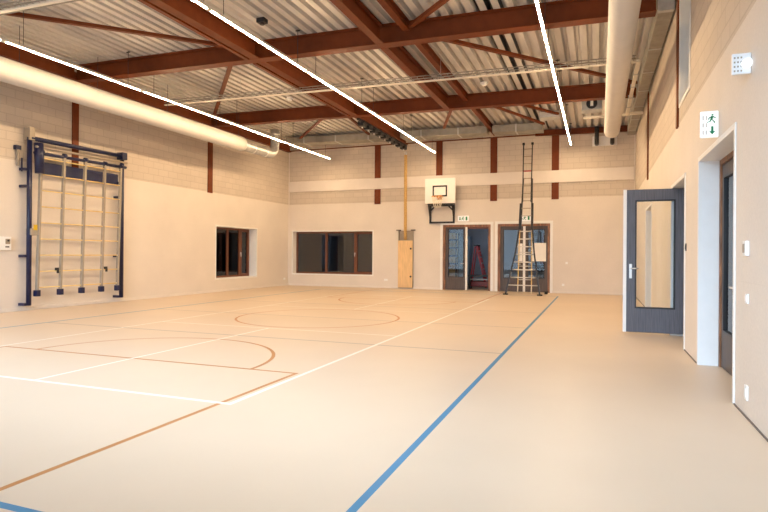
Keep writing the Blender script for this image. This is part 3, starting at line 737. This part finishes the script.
for xa, xb in ((-2.565, -2.515), (-2.185, -2.205)):
    MB().obox(L_(xa, 2.3), L_(xb, 4.15), .050, .05, (0, 1, 0)).build('middle_stile', M['blackmetal'], t)
for xa, xb in ((-2.515, -2.535), (-2.225, -2.222)):
    MB().obox((xa, FY(3.3)-.04, 3.3), (xb, FY(5.42)-.04, 5.42), .036, .04, (0, 1, 0)).build('upper_stile', M['blackmetal'], t)
    MB().box((xb-.04, FY(5.40)-.08, 5.40), (xb+.04, FY(5.40)+.02, 5.48)).build('end_cap', M['rubber'], t, .01)
z = 2.80
while z < 5.3:
    red = abs(z-4.43) < .14
    xl = -2.56+.012*(z-2.8); xr = -2.19-.012*(z-2.8)
    MB().tube([(xl, FY(z)-.02, z), (xr, FY(z)-.02, z)], .016 if not red else .024, 8).build('rung', M['red'] if red else M['grey_alu'], t); z += .272
for xa, xb in ((-2.60, -2.74), (-2.19, -2.25)):
    o = MB().obox((xa, FY(2.6)+.04, 2.6), (xb, 21.15, .25), .034, .034, (0, 1, 0)).build('rear_stile', M['rung'], t)
for z in (.5, 1.0, 1.5): MB().tube([(-2.74+.05*z, 21.15-(z-.25)*.26, z), (-2.25, 21.15-(z-.25)*.26, z)], .015, 8).build('rear_rung', M['alu'], t)
for x in (-2.74, -2.25): MB().tube([(x, 21.15, .27), (x-.01, 21.17, .01)], .022, 8).build('rear_foot', M['channel'], t)
MB().tube([L_(-2.69, 1.10), (-2.72, 20.95, 1.1)], .008, 6).build('spreader', M['blackmetal'], t)
tag(MB().tube([(-1.72, 21.0, .0), (-1.72, 21.0, .10)], .06, 14).build('door_stop', M['rubber']), 'small dark stop on the floor beside the foot of the tall ladder', 'door stop')
# sheets of paper on the closed double door
tag(MB().box((-2.30, YB+.066, 1.17), (-1.80, YB+.070, 1.86)).build('paper_sheet', M['paper']), 'large white paper sheet taped beside the ladder on the closed double door', 'paper')
tag(MB().box((-2.83, YB+.066, 1.17), (-2.66, YB+.070, 1.84)).build('paper_sheet', M['paper']), 'narrow white paper strip on the closed double door right behind the ladder', 'paper')

# ------------------------------------------------------------------ inside the store room
t = thing('stepladder', 'red stepladder standing spread open in the dark store room seen through the open door', 'ladder', (-4.80, 24.2, 0))
for y in (23.98, 24.40):
    MB().obox((-4.86, y, 1.80), (-4.42, y-.04, 0), .03, .085, (1, 0, 0)).build('stile', M['red'], t)
    MB().obox((-4.92, y+.02, 1.76), (-5.16, y+.04, 0), .03, .045, (1, 0, 0)).build('rear_leg', M['red'], t)
for k in range(6):
    z = .25+k*.26; x = -4.42-.44*z/1.8
    MB().box((x-.06, 23.98, z), (x+.05, 24.38, z+.03)).build('step', M['alu'], t)
MB().box((-4.98, 23.95, 1.78), (-4.78, 24.43, 1.83)).build('top_cap', M['black'], t, .01)
t = thing('gym_bench', 'low dark bench with red padded stack behind the open door', 'bench', (-4.4, 22.9, 0))
MB().box((-4.95, 22.75, .50), (-3.95, 23.15, .58)).build('seat', M['black'], t, .01)
MB().box((-4.90, 22.80, .38), (-4.05, 23.10, .41)).build('shelf', M['galv'], t, .006)
MB().box((-4.85, 22.80, .10), (-4.00, 23.10, .32)).build('red_pads', M['soil_red'], t, .03)
for x in (-4.90, -4.00): MB().box((x-.04, 22.78, 0), (x+.04, 23.12, .50)).build('leg', M['black'], t)
t = thing('storage_rack', 'tall rack of pale boxes seen through the glass of the half-open double door', 'rack', (-5.99, 24.3, 0))
for x in (-6.20, -5.78):
    for y in (24.1, 24.6): MB().box((x-.02, y-.02, 0), (x+.02, y+.02, 2.35)).build('post', M['blackmetal'], t)
for z in (.3, 1.0, 1.35, 1.70, 2.05): MB().box((-6.20, 24.1, z), (-5.78, 24.6, z+.03)).build('shelf', M['blackmetal'], t)
for z in (1.04, 1.39, 1.74, 2.09):
    for x, sd in ((-6.085, 'outer'), (-5.89, 'inner')): tag(MB().box((x-.09, 24.12, z), (x+.09, 24.5, z+.26)).build('storage_box', M['straw'], None, .01), 'pale yellow box, '+sd+' of the pair on the '+{1.04: 'second', 1.39: 'middle', 1.74: 'fourth', 2.09: 'top'}[z]+' shelf of the storage rack', 'box', 'boxes on the storage rack')
tag(MB().box((-6.16, 24.12, .34), (-5.82, 24.5, .96)).build('storage_box', M['brown_box'], None, .01), 'brown cardboard box on the bottom shelf of the storage rack', 'box')
t = thing('storage_cupboard', 'blue-grey cupboard in the store room behind the glass of the half-open double door', 'cupboard', (-5.5, 24.6, 0))
MB().box((-5.74, 24.4, 0.05), (-5.26, 24.9, 2.2)).build('body', M['cabinet_blue'], t, .006)
MB().box((-5.73, 24.385, .3), (-5.505, 24.4, 2.18)).build('door', M['cabinet_blue'], t, .004); MB().box((-5.495, 24.385, .3), (-5.27, 24.4, 2.18)).build('door', M['cabinet_blue'], t, .004)
tag(MB().box((-2.25, 22.9, .01), (-1.6, 23.4, 1.0)).build('storage_box', M['black'], None, .02), 'dark crate in the store room behind the glass of the closed double door', 'crate')
tag(MB().tube([(-2.0, 23.2, 1.04), (-1.98, 23.2, 2.3)], .16, 12, r2=.10).build('rolled_mat', M['soil_red']), 'dark red rolled mat upright in the store room behind the closed double door', 'mat')

# ------------------------------------------------------------------ light
w = bpy.data.worlds.new('night'); scn.world = w; w.use_nodes = True
w.node_tree.nodes['Background'].inputs[0].default_value = (.02, .025, .035, 1); w.node_tree.nodes['Background'].inputs[1].default_value = .4
def daylight(name, loc, pitch, sx, sy, e):
    a = bpy.data.lights.new(name, 'AREA'); a.shape = 'RECTANGLE'; a.size = sx; a.size_y = sy; a.energy = e; a.color = (.62, .79, 1.0)
    ao = bpy.data.objects.new(name, a); COL.objects.link(ao); ao.location = loc; ao.rotation_euler = (math.radians(pitch), 0, 0)
daylight('daylight_low', (-5.3, YF-1.0, 2.2), 90, 12.4, 4.0, 650)
daylight('daylight_high', (-5.3, YF-2.5, 4.75), 40, 12.4, 1.7, 6000)
# fill light added so the store room contents show, not a real bulb
p = bpy.data.lights.new('store_fill', 'POINT'); p.energy = 14; p.color = (.85, .92, 1); p.shadow_soft_size = .1
po = bpy.data.objects.new('store_fill', p); COL.objects.link(po); po.location = (-4.6, 23.6, 2.75)

# ------------------------------------------------------------------ camera
cam = bpy.data.cameras.new('camera'); co = bpy.data.objects.new('camera', cam); COL.objects.link(co)
cam.sensor_width = 36; cam.lens = 562.135/768*36; cam.shift_y = -2.08/768; cam.clip_start = .05
R = Matrix.Rotation(math.radians(20.7934), 4, 'Z') @ Matrix.Rotation(PI/2, 4, 'X') @ Matrix.Rotation(math.radians(.3812), 4, 'Z')
co.matrix_world = Matrix.Translation((0, 0, H)) @ R
scn.camera = co
for o in bpy.data.objects:
    if '_o' in o: del o['_o']
scn.view_settings.view_transform = 'Standard'; scn.view_settings.look = 'None'; scn.view_settings.gamma = 1
scn.view_settings.exposure = -0.24
scn.view_settings.use_curve_mapping = False
scn.cycles.use_denoising = True
scn.cycles.max_bounces = 8; scn.cycles.diffuse_bounces = 5
